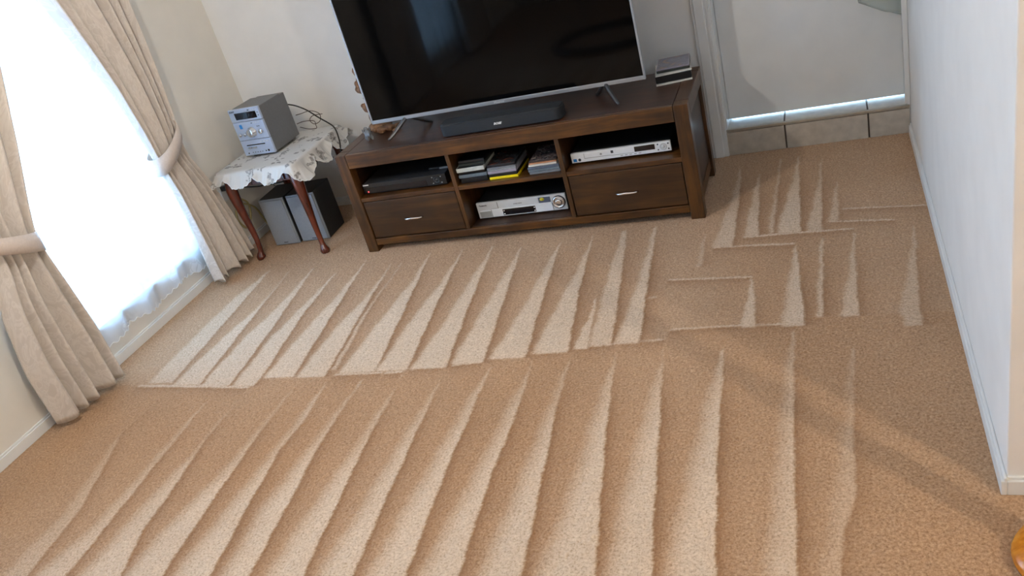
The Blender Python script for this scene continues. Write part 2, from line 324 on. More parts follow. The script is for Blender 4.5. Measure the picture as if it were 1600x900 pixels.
WEDGES = [
([(-0.595,-0.076),(-0.537,-0.642),(-0.49,-1.131)],[(-0.595,-0.076),(-0.65,-0.411),(-0.65,-0.728),(-0.639,-1.105)],0.025,0.7),
([(-0.451,-0.046),(-0.371,-0.712),(-0.314,-1.154)],[(-0.451,-0.046),(-0.414,-0.464),(-0.45,-0.767),(-0.471,-1.128)],0.02,0.8),
([(-0.294,-0.086),(-0.189,-0.75),(-0.137,-1.17)],[(-0.294,-0.086),(-0.286,-0.525),(-0.312,-0.8),(-0.302,-1.153)],0.02,0.85),
([(-0.105,-0.174),(-0.076,-0.637),(0.001,-1.125)],[(-0.105,-0.174),(-0.127,-0.5),(-0.148,-0.795),(-0.118,-1.179)],0.02,0.9),
([(0.023,-0.066),(0.101,-0.635),(0.17,-1.124)],[(0.023,-0.066),(0.033,-0.429),(0.016,-0.75),(0.014,-1.126)],0.02,0.95),
([(0.206,-0.131),(0.262,-0.611),(0.328,-1.081)],[(0.206,-0.131),(0.217,-0.465),(0.184,-0.766),(0.186,-1.132)],0.02,0.95),
([(0.275,-0.143),(0.293,-0.594),(0.367,-1.086)],[(0.268,-0.142),(0.28,-0.634),(0.34,-1.081)],0.008,0.6),
([(0.394,-0.024),(0.487,-0.596),(0.566,-1.112)],[(0.394,-0.024),(0.418,-0.346),(0.402,-0.689),(0.391,-1.11)],0.02,1.0),
([(0.585,-0.054),(0.652,-0.636),(0.714,-1.105)],[(0.585,-0.054),(0.59,-0.417),(0.568,-0.726),(0.57,-1.109)],0.02,1.0),
([(0.751,-0.05),(0.823,-0.65),(0.885,-1.09)],[(0.751,-0.05),(0.745,-0.358),(0.747,-0.796),(0.725,-1.106)],0.02,1.0),
([(0.916,-0.082),(0.982,-0.617),(1.04,-1.07)],[(0.916,-0.082),(0.908,-0.353),(0.902,-0.762),(0.901,-1.082)],0.02,1.0),
([(1.116,-0.071),(1.162,-0.587),(1.211,-1.035)],[(1.116,-0.071),(1.1,-0.354),(1.093,-0.708),(1.061,-1.059)],0.02,1.0),
([(1.273,-0.05),(1.321,-0.582),(1.377,-1.005)],[(1.273,-0.05),(1.269,-0.353),(1.251,-0.65),(1.233,-1.037)],0.02,1.0),
([(1.413,-0.641),(1.453,-1.003)],[(1.407,-0.64),(1.41,-0.816),(1.396,-1.02)],0.01,1.0),
([(1.434,-0.031),(1.494,-0.527),(1.545,-0.994)],[(1.415,-0.047),(1.425,-0.463),(1.456,-1.003)],0.015,0.9),
([(1.577,-0.023),(1.615,-0.545),(1.651,-0.977)],[(1.565,-0.046),(1.57,-0.485),(1.561,-0.999)],0.02,1.0),
([(0.535,-1.151),(0.533,-1.273),(0.544,-1.569),(0.587,-1.878),(0.619,-2.157),(0.678,-2.681)],[(0.527,-1.159),(0.53,-1.357),(0.514,-1.692),(0.494,-1.881),(0.522,-2.164),(0.574,-2.694)],0.05,1.0),
([(0.361,-1.159),(0.394,-1.396),(0.384,-1.593),(0.425,-1.875),(0.476,-2.167),(0.568,-2.695)],[(0.362,-1.185),(0.378,-1.476),(0.357,-1.833),(0.342,-2.072),(0.339,-2.176),(0.322,-2.727)],0.05,1.0),
([(0.22,-1.169),(0.226,-1.42),(0.237,-1.607),(0.262,-1.91),(0.291,-2.179),(0.35,-2.724)],[(0.221,-1.204),(0.226,-1.474),(0.203,-1.756),(0.165,-1.914),(0.134,-2.189),(0.071,-2.76)],0.05,0.95),
([(-0.019,-1.22),(-0.007,-1.54),(0.037,-1.806),(0.056,-1.985),(0.121,-2.19),(0.293,-2.731)],[(-0.015,-1.246),(-0.002,-1.607),(-0.032,-1.866),(-0.037,-2.143),(-0.039,-2.201),(-0.056,-2.777)],0.05,0.9),
([(-0.184,-1.244),(-0.153,-1.648),(-0.124,-1.949),(-0.102,-2.205),(-0.052,-2.776)],[(-0.182,-1.275),(-0.173,-1.659),(-0.178,-1.989),(-0.233,-2.214),(-0.382,-2.819)],0.05,0.8),
([(-0.459,-1.201),(-0.487,-1.479),(-0.319,-1.908),(-0.273,-2.216),(-0.187,-2.794)],[(-0.456,-1.228),(-0.481,-1.536),(-0.387,-1.933),(-0.392,-2.224),(-0.404,-2.822)],0.05,0.6),
([(0.709,-1.126),(0.741,-1.58),(0.795,-2.013),(0.812,-2.144),(0.881,-2.654)],[(0.707,-1.135),(0.719,-1.203),(0.712,-1.607),(0.697,-1.836),(0.686,-2.153),(0.667,-2.682)],0.05,1),
([(0.893,-1.112),(0.917,-1.456),(0.953,-1.875),(0.982,-2.133),(1.04,-2.633)],[(0.892,-1.116),(0.902,-1.179),(0.885,-1.621),(0.879,-1.9),(0.865,-2.141),(0.836,-2.66)],0.05,1),
([(1.082,-1.09),(1.097,-1.359),(1.112,-1.671),(1.153,-2.122),(1.198,-2.613)],[(1.081,-1.094),(1.08,-1.157),(1.059,-1.581),(1.04,-1.883),(1.037,-2.129),(1.031,-2.634)],0.05,1),
([(1.249,-1.068),(1.278,-1.394),(1.285,-1.741),(1.317,-2.111),(1.359,-2.592)],[(1.248,-1.072),(1.257,-1.151),(1.242,-1.556),(1.224,-1.822),(1.202,-2.118),(1.165,-2.617)],0.05,1),
([(1.4,-1.029),(1.417,-1.341),(1.467,-1.771),(1.504,-2.098),(1.556,-2.566)],[(1.399,-1.033),(1.403,-1.062),(1.403,-1.397),(1.398,-1.739),(1.383,-2.106),(1.363,-2.591)],0.05,1),
([(1.571,-1.025),(1.622,-1.483),(1.663,-1.767),(1.71,-2.085),(1.777,-2.537)],[(1.569,-1.029),(1.577,-1.107),(1.573,-1.456),(1.575,-1.769),(1.556,-2.095),(1.528,-2.569)],0.05,1),
([(1.749,-1.023),(1.799,-1.498),(1.836,-1.855),(1.863,-2.075),(1.919,-2.518)],[(1.747,-1.027),(1.758,-1.12),(1.745,-1.446),(1.741,-1.765),(1.745,-2.082),(1.751,-2.54)],0.05,1),
([(1.967,-1.043),(1.992,-1.596),(2.026,-2.062),(2.057,-2.5)],[(1.966,-1.045),(1.946,-1.299),(1.921,-1.684),(1.902,-2.072),(1.879,-2.524)],0.05,1),
([(2.203,-0.954),(2.212,-1.597),(2.227,-2.048),(2.241,-2.476)],[(2.199,-0.953),(2.192,-1.207),(2.176,-1.528),(2.149,-2.054),(2.126,-2.491)],0.05,0.85),
([(2.396,-1.076),(2.376,-1.597),(2.374,-1.797),(2.337,-1.914),(2.33,-2.042),(2.307,-2.468)],[(2.386,-1.076),(2.366,-1.412),(2.322,-1.692),(2.277,-2.045),(2.221,-2.479)],0.05,0.55),
([(1.925,0.543),(1.94,0.251),(1.945,-0.3)],[(1.918,0.545),(1.911,0.259),(1.858,-0.295)],0.015,0.8),
([(2.021,0.454),(2.035,0.095),(2.046,-0.213)],[(2.018,0.455),(2.0,0.181),(1.986,-0.22)],0.012,0.8),
([(2.124,0.603),(2.108,-0.212)],[(2.115,0.606),(2.084,-0.212)],0.01,0.6),
([(2.204,0.607),(2.22,-0.218)],[(2.198,0.609),(2.187,0.404),(2.121,-0.215)],0.015,0.85),
([(2.312,0.541),(2.306,-0.223)],[(2.307,0.543),(2.297,0.315),(2.244,-0.218)],0.012,0.7),
([(2.376,0.265),(2.374,-0.158)],[(2.373,0.266),(2.331,-0.15)],0.01,0.6),
([(2.203,-0.324),(2.223,-0.666),(2.239,-0.874)],[(2.2,-0.323),(2.175,-0.677),(2.159,-0.938)],0.02,0.9),
([(2.308,-0.281),(2.3,-0.881)],[(2.298,-0.279),(2.278,-0.888)],0.01,0.8),
([(2.43,-0.253),(2.421,-0.624),(2.42,-0.894)],[(2.425,-0.252),(2.392,-0.619),(2.359,-0.887)],0.015,0.75),
([(2.656,-0.238),(2.628,-0.655),(2.612,-0.975)],[(2.653,-0.237),(2.596,-0.615),(2.547,-0.882),(2.555,-0.969)],0.015,0.6),
([(2.041,-0.566),(2.071,-0.929)],[(2.037,-0.565),(2.016,-0.93)],0.012,0.9),
([(1.816,-0.124),(1.828,-0.412)],[(1.813,-0.123),(1.8,-0.453)],0.01,0.6),
]
LINES = [
[(-0.684,-1.148),(-0.349,-1.169),(-0.019,-1.189)],
[(0.613,-1.125),(0.705,-1.118)],
[(0.367,-1.124),(0.611,-1.121)],
[(0.723,-1.106),(0.889,-1.086)],
[(0.902,-1.091),(1.044,-1.075)],
[(1.229,-1.032),(1.388,-1.011)],
[(1.395,-1.015),(1.567,-0.991)],
[(1.576,-0.988),(1.748,-0.982)],
[(1.626,-0.678),(1.675,-0.675)],
[(1.693,-0.543),(2.045,-0.568)],
[(1.75,-0.922),(1.999,-0.917),(2.209,-0.922)],
[(1.853,-0.296),(1.96,-0.299),(2.201,-0.324)],
[(1.976,-0.225),(2.195,-0.23),(2.433,-0.236)],
[(2.382,-0.044),(2.723,-0.088)],
[(2.331,-0.15),(2.591,-0.193)],
[(1.632,-0.677),(1.676,-0.673)],
]
ZB = [(-0.968,-1.119),(-0.684,-1.148),(-0.019,-1.189),(0.017,-1.141),(0.613,-1.125),(0.705,-1.118),(0.723,-1.106),(0.889,-1.086),(0.902,-1.091),(1.044,-1.075),(1.068,-1.055),(1.229,-1.032),(1.388,-1.011),(1.567,-0.991),(1.748,-0.982),(1.75,-0.922),(2.209,-0.922),(2.213,-0.889),(2.557,-0.898),(2.733,-0.902)]
# ------------------------------------------------------------------ the room
XL, XR, YB, ZC = -0.96, 2.729, 0.724, 2.5
X2, Y2 = 6.4, -5.6                 # far sides of the open-plan space behind the camera
YE = -1.752                        # end of the short wall on the right
def interp_x(P, y):
    a = sorted(P, key=lambda q: q[1]); return np.interp(y, [q[1] for q in a], [q[0] for q in a])
def sm(t): t = np.clip(t, 0, 1); return t*t*(3-2*t)
def build_floor():
    st = .0062
    xs = np.concatenate([np.arange(XL-.02, 2.76, st), np.linspace(2.78, X2+.1, 40)])
    ys = np.concatenate([np.linspace(Y2-.1, -2.62, 40), np.arange(-2.6, YB+.02, st)])
    X, Y = np.meshgrid(xs, ys); nx, ny = len(xs), len(ys)
    wob = .0016*np.sin(Y*23+X*9)+.0012*np.sin(Y*61+1.7)+.0013*np.random.randn(ny, nx)
    lay_light = np.zeros_like(X); edge = np.zeros_like(X)
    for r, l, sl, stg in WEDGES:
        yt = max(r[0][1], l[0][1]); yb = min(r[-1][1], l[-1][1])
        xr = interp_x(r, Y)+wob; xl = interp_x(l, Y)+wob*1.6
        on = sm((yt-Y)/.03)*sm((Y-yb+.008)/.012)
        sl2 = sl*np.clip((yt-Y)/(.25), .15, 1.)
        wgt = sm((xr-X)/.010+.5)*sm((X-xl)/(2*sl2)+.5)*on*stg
        lay_light = np.maximum(lay_light, wgt)
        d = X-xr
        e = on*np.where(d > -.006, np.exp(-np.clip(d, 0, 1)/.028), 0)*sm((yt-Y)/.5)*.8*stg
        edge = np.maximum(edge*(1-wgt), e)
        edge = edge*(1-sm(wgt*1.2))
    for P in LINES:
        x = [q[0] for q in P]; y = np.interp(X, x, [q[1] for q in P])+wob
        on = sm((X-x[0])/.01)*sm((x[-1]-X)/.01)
        lay_light = np.maximum(lay_light, .85*on*sm(1.3-np.abs(Y-y)/.009))
        edge = np.maximum(edge, .5*on*np.where(Y < y-.007, np.exp(-(y-.007-Y)/.03), 0)*(1-lay_light))
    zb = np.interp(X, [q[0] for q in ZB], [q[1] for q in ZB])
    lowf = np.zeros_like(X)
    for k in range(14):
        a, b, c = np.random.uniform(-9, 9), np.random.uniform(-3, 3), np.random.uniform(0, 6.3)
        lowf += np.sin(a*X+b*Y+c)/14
    base = .10+.22*lowf+.10*(Y > zb)+.14*sm((.4-X)/1.0)*sm((-1.2-Y)/.7)+.08*sm((-1.5-Y)/.8)  # last two terms paint the brighter light at the near left and front
    lay_light = np.clip(np.maximum(lay_light, base*(1-edge)), 0, 1)
    Zh = .0012*np.random.randn(ny, nx)+.0012*lay_light-.0015*edge
    vs = np.stack([X, Y, Zh], -1).reshape(-1, 3)
    i = (np.arange(ny-1)[:, None]*nx+np.arange(nx-1)[None, :]).ravel()
    fs = np.stack([i, i+1, i+nx+1, i+nx], -1)
    me = bpy.data.meshes.new('floor')
    me.vertices.add(len(vs)); me.vertices.foreach_set('co', vs.ravel().astype(np.float32))
    me.loops.add(fs.size); me.loops.foreach_set('vertex_index', fs.ravel().astype(np.int32))
    me.polygons.add(len(fs)); me.polygons.foreach_set('loop_start', (np.arange(len(fs))*4).astype(np.int32)); me.polygons.foreach_set('loop_total', np.full(len(fs), 4, np.int32))
    me.polygons.foreach_set('use_smooth', np.ones(len(fs), bool))
    me.update(calc_edges=True)
    at = me.attributes.new('lay_light', 'FLOAT_COLOR', 'POINT')
    c = np.stack([lay_light, edge, np.zeros_like(lay_light), np.ones_like(lay_light)], -1).reshape(-1)
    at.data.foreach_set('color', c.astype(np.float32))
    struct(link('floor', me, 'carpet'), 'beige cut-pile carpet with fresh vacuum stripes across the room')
build_floor()

# left wall with two window openings
WZ0, WZ1 = .20, 2.12
OPEN = [(-1.22, -.12), (-3.65, -2.55)]
cuts = [YB+.2, -.12, -1.22, -2.55, -3.65, Y2-.2]
lw = [(XL-.2, XL, cuts[i+1], cuts[i], -.05, ZC) for i in (0, 2, 4)]
for a_, b_ in OPEN: lw += [(XL-.2, XL, a_, b_, -.05, WZ0), (XL-.2, XL, a_, b_, WZ1, ZC)]
struct(boxes('wall_left', lw, 'cream_paint', None, 0), 'cream painted wall with the curtained window')
# back wall with the door opening
DX0, DX1, DZ1, SZ = 1.862, 2.716, 2.2, .143
struct(boxes('wall_back', [(XL, DX0, YB, YB+.2, -.05, ZC), (DX0, DX1, YB, YB+.2, DZ1, ZC), (DX1, XR+.14, YB, YB+.2, -.05, ZC)], 'wall_paint', None, 0), 'off-white wall behind the television')
struct(box('wall_right', XR, XR+.13, YE, YB, -.05, ZC, 'wall_paint', None, .004), 'short white wall on the right of the carpet, beside the door')
struct(boxes('wall_rear', [(XL-.2, X2+.2, Y2-.2, Y2, -.05, ZC)], 'wall_paint', None, 0), 'wall behind the viewer')
struct(boxes('wall_side', [(X2, X2+.2, Y2, YB+.2, -.05, ZC), (XR+.14, X2, YB, YB+.2, -.05, ZC)], 'cream_paint', None, 0), 'walls of the adjoining dining space')
struct(box('ceiling', XL-.2, X2+.2, Y2-.2, YB+.2, ZC, ZC+.1, 'ceiling_paint', None, 0), 'white ceiling')
def skirting(name, x0, x1, y0, y1, face):
    bm = bmesh.new(); add_box(bm, x0, x1, y0, y1, 0, .046, .002); 
    if face == 'x+': add_box(bm, x0, x1-.006, y0, y1, .044, .056, .003)
    elif face == 'x-': add_box(bm, x0+.006, x1, y0, y1, .044, .056, .003)
    else: add_box(bm, x0, x1, y0+.006, y1, .044, .056, .003)
    return struct(from_bm(name, bm, 'white_gloss'), 'white skirting board along the wall')
skirting('baseboard_left', XL, XL+.014, Y2, YB, 'x+')
skirting('baseboard_back', XL+.014, 1.765, YB-.014, YB, 'y-')
skirting('baseboard_right', XR-.014, XR, YE-.014, YB-.018, 'x-')
skirting('baseboard_end', XR, XR+.13, YE-.014, YE, 'y-')

# windows
for wi, (WY0, WY1) in enumerate(OPEN):
    w = struct(boxes('window_%d' % (wi+1), [(XL-.13, XL-.07, WY0, WY0+.05, WZ0, WZ1), (XL-.13, XL-.07, WY1-.05, WY1, WZ0, WZ1), (XL-.13, XL-.07, WY0+.05, WY1-.05, WZ0, WZ0+.05), (XL-.13, XL-.07, WY0+.05, WY1-.05, WZ1-.05, WZ1)], 'alu', None, .003), ('aluminium framed window behind the lace curtain', 'second window further along the left wall')[wi])
    ym = (WY0+WY1)/2
    box('window_mullion', XL-.125, XL-.075, ym-.02, ym+.02, WZ0+.05, WZ1-.05, 'alu', w)
    box('pane', XL-.103, XL-.097, WY0+.05, ym-.02, WZ0+.05, WZ1-.05, 'window_glass', w, 0)
    box('pane', XL-.103, XL-.097, ym+.02, WY1-.05, WZ0+.05, WZ1-.05, 'window_glass', w, 0)
    box('window_sill', XL-.07, XL+.012, WY0+.002, WY1-.002, WZ0-.002, WZ0+.016, 'white_gloss', w)

# door, its frame, and the tiled step under it
DY = .842
d = struct(box('door_1', DX0+.004, DX1-.004, DY, DY+.038, SZ+.012, DZ1-.004, 'white_gloss', None, .002), 'plain white flush door above the tiled step')
lathe('door_rosette', [(.027, 0), (.027, .006), (.02, .01)], (2.655, DY, 1.16), 'brushed', d, 20, '-y')
tube('door_handle', [(2.655, DY-.005, 1.16), (2.655, DY-.05, 1.16), (2.63, DY-.055, 1.16), (2.55, DY-.055, 1.16)], [.009, .009, .009, .008], 'brushed', d)
bm = bmesh.new()
add_box(bm, 1.772, DX0-.006, YB-.016, YB, 0, DZ1+.075, .003); add_box(bm, 1.785, DX0-.03, YB-.022, YB-.016, 0, DZ1+.06, .003); add_box(bm, DX0-.02, DX0-.006, YB-.02, YB-.016, SZ, DZ1+.04, .0015)
struct(from_bm('trim_1', bm, 'white_gloss'), 'white architrave on the left of the door')
bm = bmesh.new()
add_box(bm, DX0-.006, DX0+.003, YB-.006, YB+.2, SZ+.004, DZ1, .001); add_box(bm, DX0+.003, DX0+.012, DY+.04, DY+.07, SZ+.004, DZ1, .001)
struct(from_bm('trim_2', bm, 'white_gloss'), 'white door jamb on the hinge side')
bm = bmesh.new()
add_box(bm, DX1-.003, XR-.0005, YB-.016, YB-.0005, SZ+.012, DZ1+.075, .002); add_box(bm, DX1-.003, DX1+.001, YB, YB+.2, SZ+.004, DZ1, .001); add_box(bm, DX1-.012, XR-.001, YB-.02, YB-.012, SZ+.012, DZ1+.06, .002)
struct(from_bm('trim_3', bm, 'white_gloss'), 'white door trim beside the right wall')
struct(box('trim_4', DX0-.02, DX1, YB-.016, YB, DZ1, DZ1+.075, 'white_gloss', None, .003), 'white architrave above the door')
stp = struct(boxes('floor_step', [(DX0-.008, DX1+.01, YB+.002, 2.2, -.05, SZ-.008)], 'grout', None, 0), 'raised step under the door, faced with beige tiles')
JX = [DX0-.006, 2.145, 2.538, DX1+.008]
for i in range(3):
    a, b = JX[i]+(.004 if i else 0), JX[i+1]-(.004 if i < 2 else 0)
    box('tile', a, b, YB-.006, YB+.006, 0, SZ-.017, 'tile', stp, .0015)          # riser
    box('tile', a, b, YB+.012, 2.19, SZ-.010, SZ, 'tile', stp, .0015)            # tread, running out under the door
box('edge_strip', DX0-.006, DX1+.008, YB-.009, YB+.010, SZ-.014, SZ+.001, 'tile_trim', stp, .003)

struct(box('wall_sky_blocker', 0., 4.5, 3.4, 3.5, -.3, 1.9, 'cream_paint', None, 0), 'unseen wall added beyond the door to dim the low sky')  # added out of view to cut low sky light at the door gap
# ------------------------------------------------------------------ ceiling lamps (above the frame)
def ceiling_lamp(label, x, y, bulb):
    t = thing('ceiling_lamp', label, 'lamp', (x, y, ZC))
    lathe('ceiling_rose', [(.055, 0), (.055, -.015), (.03, -.03)], (x, y, ZC), 'white_gloss', t, 24)
    tube('stem', [(x, y, ZC-.03), (x, y, ZC-.10)], .012, 'brushed', t)
    lathe('lamp_holder', [(.02, -.10), (.026, -.115), (.026, -.14)], (x, y, ZC), 'white_gloss', t, 20)
    lathe('light_bulb', [(.014, -.14), (.018, -.148), (.028, -.162), (.034, -.182), (.030, -.202), (.018, -.214), (.005, -.218)], (x, y, ZC), bulb, t, 24)
ceiling_lamp('bare bulb ceiling lamp above the middle of the carpet', .45, -1.75, 'bulb_ceiling')
ceiling_lamp('warm bare bulb ceiling lamp in the adjoining space', 4.56, -3.64, 'bulb_dining')

# ------------------------------------------------------------------ curtains
def drape(name, label, keys, n, seedv, flip, topx):
    """keys: z, inner y, outer y, fold depth, x of the cloth"""
    rnd = random.Random(seedv)
    t = thing(name, label, 'curtain', (XL+.05, (keys[0][1]+keys[0][2])/2, 0.03))
    ks = sorted(keys); zs_ = [k[0] for k in ks]
    NU, NV = 150, 110
    ph = [rnd.uniform(-.5, .5) for _ in range(n+2)]; am = [rnd.uniform(.6, 1.25) for _ in range(n+2)]
    vs, uv, fs = [], [], []
    for j in range(NV+1):
        z = ks[0][0]+(ks[-1][0]-ks[0][0])*j/NV
        g = lambda c: float(np.interp(z, zs_, [k[c] for k in ks]))
        yi = (g(1)+np.interp(z-.03, zs_, [k[1] for k in ks])+np.interp(z+.03, zs_, [k[1] for k in ks]))/3
        yo = (g(2)+np.interp(z-.03, zs_, [k[2] for k in ks])+np.interp(z+.03, zs_, [k[2] for k in ks]))/3
        dep, xb = g(3)*1.5, g(4)
        for i in range(NU+1):
            u = i/NU
            q = u*n; k = int(min(q, n-1)); f = q-k
            a = am[k]*(1-f)+am[k+1]*f
            phs = 2*PI*(q+.27+.22*math.sin(2.1*q+ph[0]*4)+.05*math.sin(3*z+k))
            x = xb+dep*a*(2*abs(math.sin(phs/2))**.9-.85+.16*math.sin(2*phs+ph[1]*3))
            y = yi+(yo-yi)*(u+.012*math.sin(phs*1+1.2))
            hem = .012*math.sin(phs) if j == 0 else 0
            vs.append((x, y, z+hem)); uv.append((u*1.6, z))
    for j in range(NV):
        for i in range(NU):
            a = j*(NU+1)+i; fs.append((a, a+1, a+NU+2, a+NU+1))
    o = pyd('curtain_panel', vs, fs, 'curtain_fabric', t, True, uv=uv)
    sd = o.modifiers.new('thickness', 'SOLIDIFY'); sd.thickness = .0025
    return t
c = -.67
far = [(.035, -.262, .115, .030, -0.844), (.30, -.262, .075, .030, -0.848), (.55, -.262, .01, .026, -0.848), (.72, -.278, -.055, .020, -0.846), (.80, -.286, -.052, .019, -0.846), (.93, -.303, -.030, .022, -0.846),
       (1.15, -.345, -.012, .026, -0.844), (1.35, -.395, .0, .028, -0.844), (1.64, -.478, .012, .030, -0.844), (1.9, -.56, .03, .032, -0.842), (2.24, -.665, .05, .034, -0.840)]
near = [(.035, 2*c+.255, -1.46, .030, -0.844), (.30, -1.085, -1.46, .030, -0.846)] + [(.55, -1.105, -1.42, .028, -.846), (.72, -1.115, -1.35, .022, -.846), (.80, -1.110, -1.35, .021, -.846), (.93, -1.065, -1.37, .024, -.846), (1.15, -.975, -1.38, .027, -.844), (1.41, -.875, -1.39, .029, -.844), (1.64, -.79, -1.40, .030, -.844), (2.24, -.68, -1.42, .034, -.840)]
dr1 = drape('curtain', 'far cream damask curtain tied back beside the side table', far, 5, 3, 1, 0)
dr2 = drape('curtain', 'near cream damask curtain tied back at the left edge of the picture', near, 5, 11, -1, 0)
def tieback(parent, yi, yo, z_in, z_out, sgn):
    xc, rx = -.846, .070
    ym_, ry = (yi+yo)/2, abs(yo-yi)/2+.012
    vs, fs, n = [], [], 56
    for k in range(n):
        a = 2*PI*k/n
        y = ym_+sgn*ry*math.cos(a); x = xc+rx*(abs(math.sin(a))**.75)*(1 if math.sin(a) >= 0 else -1)
        f = (1-math.cos(a))/2
        zc_ = z_in+(z_out-z_in)*f**1.2
        hw = .046-.012*f
        vs += [(x, y, zc_-hw), (x+.004*math.sin(a), y, zc_), (x, y, zc_+hw)]
    for k in range(n):
        p, q = 3*k, 3*((k+1) % n)
        fs += [(p, q, q+1, p+1), (p+1, q+1, q+2, p+2)]
    o = pyd('tieback', vs, fs, 'tieback_fabric', parent, True)
    sd = o.modifiers.new('thickness', 'SOLIDIFY'); sd.thickness = .004
    o['label'] = 'plain tieback band'
    tube('tieback_hook', [(XL, yo-sgn*.03, z_out+.01), (XL+.03, yo-sgn*.03, z_out+.01), (XL+.045, yo-sgn*.03, z_out+.03)], .005, 'brushed', parent)
far2 = [(.035, -2.62, -2.02, .034, -.845), (1.0, -2.60, -2.03, .034, -.845), (2.24, -2.62, -2.0, .034, -.876)]
near2 = [(.035, -3.58, -4.2, .034, -.845), (1.0, -3.55, -4.2, .034, -.845), (2.24, -3.6, -4.2, .034, -.876)]
drape('curtain', 'cream curtain hanging straight on the near side of the second window', near2, 9, 5, 1, 0)
drape('curtain', 'cream curtain hanging straight on the far side of the second window', far2, 9, 8, 1, 0)
tieback(dr1, -.278, -.05, .735, .87, -1)
tieback(dr2, -1.112, -1.37, .755, .865, 1)
# lace sheer
def sheer(lab, y0, y1):
    t = thing('sheer_curtain', lab, 'curtain', (XL+.04, (y0+y1)/2, .12))
    NU, NV = 260, 60; vs, uv, fs = [], [], []
    for j in range(NV+1):
        for i in range(NU+1):
            u = i/NU; v = j/NV; y = y0+(y1-y0)*u
            s = .016*math.sin(2*PI*(u*6.2+.25*math.sin(5*u)))+.006*math.sin(2*PI*(u*14+.3))*(.4+.6*u)
            x = -.925+s*(1-.35*v)
            sc = abs(math.sin(PI*u*30)); z0 = .135-.014*sc+.012*math.sin(2*PI*u*3.1)
            z = z0+(2.22-z0)*v
            vs.append((x, y, z)); uv.append((y*1.25, z))
    for j in range(NV):
        for i in range(NU):
            a = j*(NU+1)+i; fs.append((a, a+1, a+NU+2, a+NU+1))
    pyd('lace_panel', vs, fs, 'sheer_lace', t, True, uv=uv)
    # corded scalloped hem
    tube('hem_cord', [vs[i] for i in range(0, NU+1, 2)], .0022, 'mark_white', t, 5)
sheer('sheer white lace curtain glowing in front of the window', -1.27, -.08)
sheer('sheer white lace curtain of the second window, seen in the television', -3.66, -2.54)
tag(box('curtain_track', XL+.002, XL+.13, -1.52, .12, 2.262, 2.295, 'white_gloss', None, .004), 'white curtain track fixed above the tied back curtains', 'curtain track')
tag(box('curtain_track', XL+.002, XL+.13, -4.25, -1.95, 2.262, 2.295, 'white_gloss', None, .004), 'white curtain track fixed above the second window', 'curtain track')
# ------------------------------------------------------------------ television cabinet
H, D, W = .556, .535, 1.80
cb = thing('tv_cabinet', 'long dark brown wooden television cabinet with two drawers and open shelves', 'cabinet', (W/2, D/2, 0))
for x0, x1 in ((0, .062), (1.736, W)):
    for y0, y1 in ((0, .062), (D-.062, D)):
        box('leg', x0, x1, y0, y1, 0, H, 'cabinet_wood_v', cb, .003)
for x0, x1, xi in ((0, .062, .016), (1.736, W, W-.031)):
    box('top_side_board', x0+.0005, x1, .0635, D-.0635, .484, H, 'cabinet_top_d', cb, .003)
    box('side_panel', xi, xi+.015, .062, D-.062, .10, .484, 'cabinet_dark', cb, .001)
    box('side_rail', x0+.004, x1-.012, .062, D-.062, .045, .102, 'cabinet_wood', cb, .002)
box('front_rail', .0635, 1.7345, .001, .024, .481, H-.0005, 'cabinet_wood', cb, .003)
box('top_panel', .0635, 1.7345, .0255, D, .524, H, 'cabinet_top', cb, .002)
box('bottom_rail', .0635, 1.7345, .003, .024, .036, .073, 'cabinet_wood', cb, .003)
box('bottom_board', .062, 1.738, .024, D-.02, .055, .074, 'cabinet_dark', cb, .001)
box('back_board', .062, 1.738, D-.02, D-.008, .074, .524, 'cabinet_dark', cb, .001)
for x0, x1 in ((.603, .625), (1.169, 1.191)):
    box('divider', x0, x1, .003, D-.02, .074, .524, 'cabinet_wood_v', cb, .002)
for x0, x1 in ((.0625, .6025), (.6255, 1.1685), (1.1915, 1.7375)):
    box('shelf', x0, x1, .004, D-.02, .290, .312, 'cabinet_wood', cb, .002)
for x0, x1 in ((.067, .599), (1.195, 1.732)):
    dw = box('drawer', x0, x1, .006, .40, .078, .286, 'drawer_wood', cb, .003)
    xm = (x0+x1)/2-.005
    hpts = [(xm+.054*s, .006-.024*(1-abs(s)**4), .172+.006*(1-s*s)) for s in np.linspace(-1, 1, 15)]
    h = tube('drawer_handle', hpts, [.0042+.0012*(1-abs(s)) for s in np.linspace(-1, 1, 15)], 'chrome', dw, 8)
    h['label'] = 'chrome bow handle'

# ------------------------------------------------------------------ television
TX0, TX1, TY, TZ0, TZ1 = .148, 1.597, .22, .627, 1.462
tv = thing('television', 'large flat television with thin silver frame and black screen on the cabinet', 'television', ((TX0+TX1)/2, TY+.03, H))
bm = bmesh.new()
for b in ((TX0, TX0+.009, TY, TY+.02, TZ0, TZ1), (TX1-.009, TX1, TY, TY+.02, TZ0, TZ1), (TX0+.009, TX1-.009, TY, TY+.02, TZ0, TZ0+.019), (TX0+.009, TX1-.009, TY, TY+.02, TZ1-.009, TZ1)): add_box(bm, *b, .0015)
from_bm('bezel', bm, 'tv_silver', tv)
box('screen', TX0+.009, TX1-.009, TY+.004, TY+.018, TZ0+.019, TZ1-.009, 'tv_screen', tv, .0005)
box('back_shell', TX0+.02, TX1-.02, TY+.02, TY+.045, TZ0+.01, TZ1-.01, 'black_plastic', tv, .006)
box('back_housing', TX0+.25, TX1-.25, TY+.045, TY+.075, TZ0+.03, TZ1-.35, 'black_plastic', tv, .01)
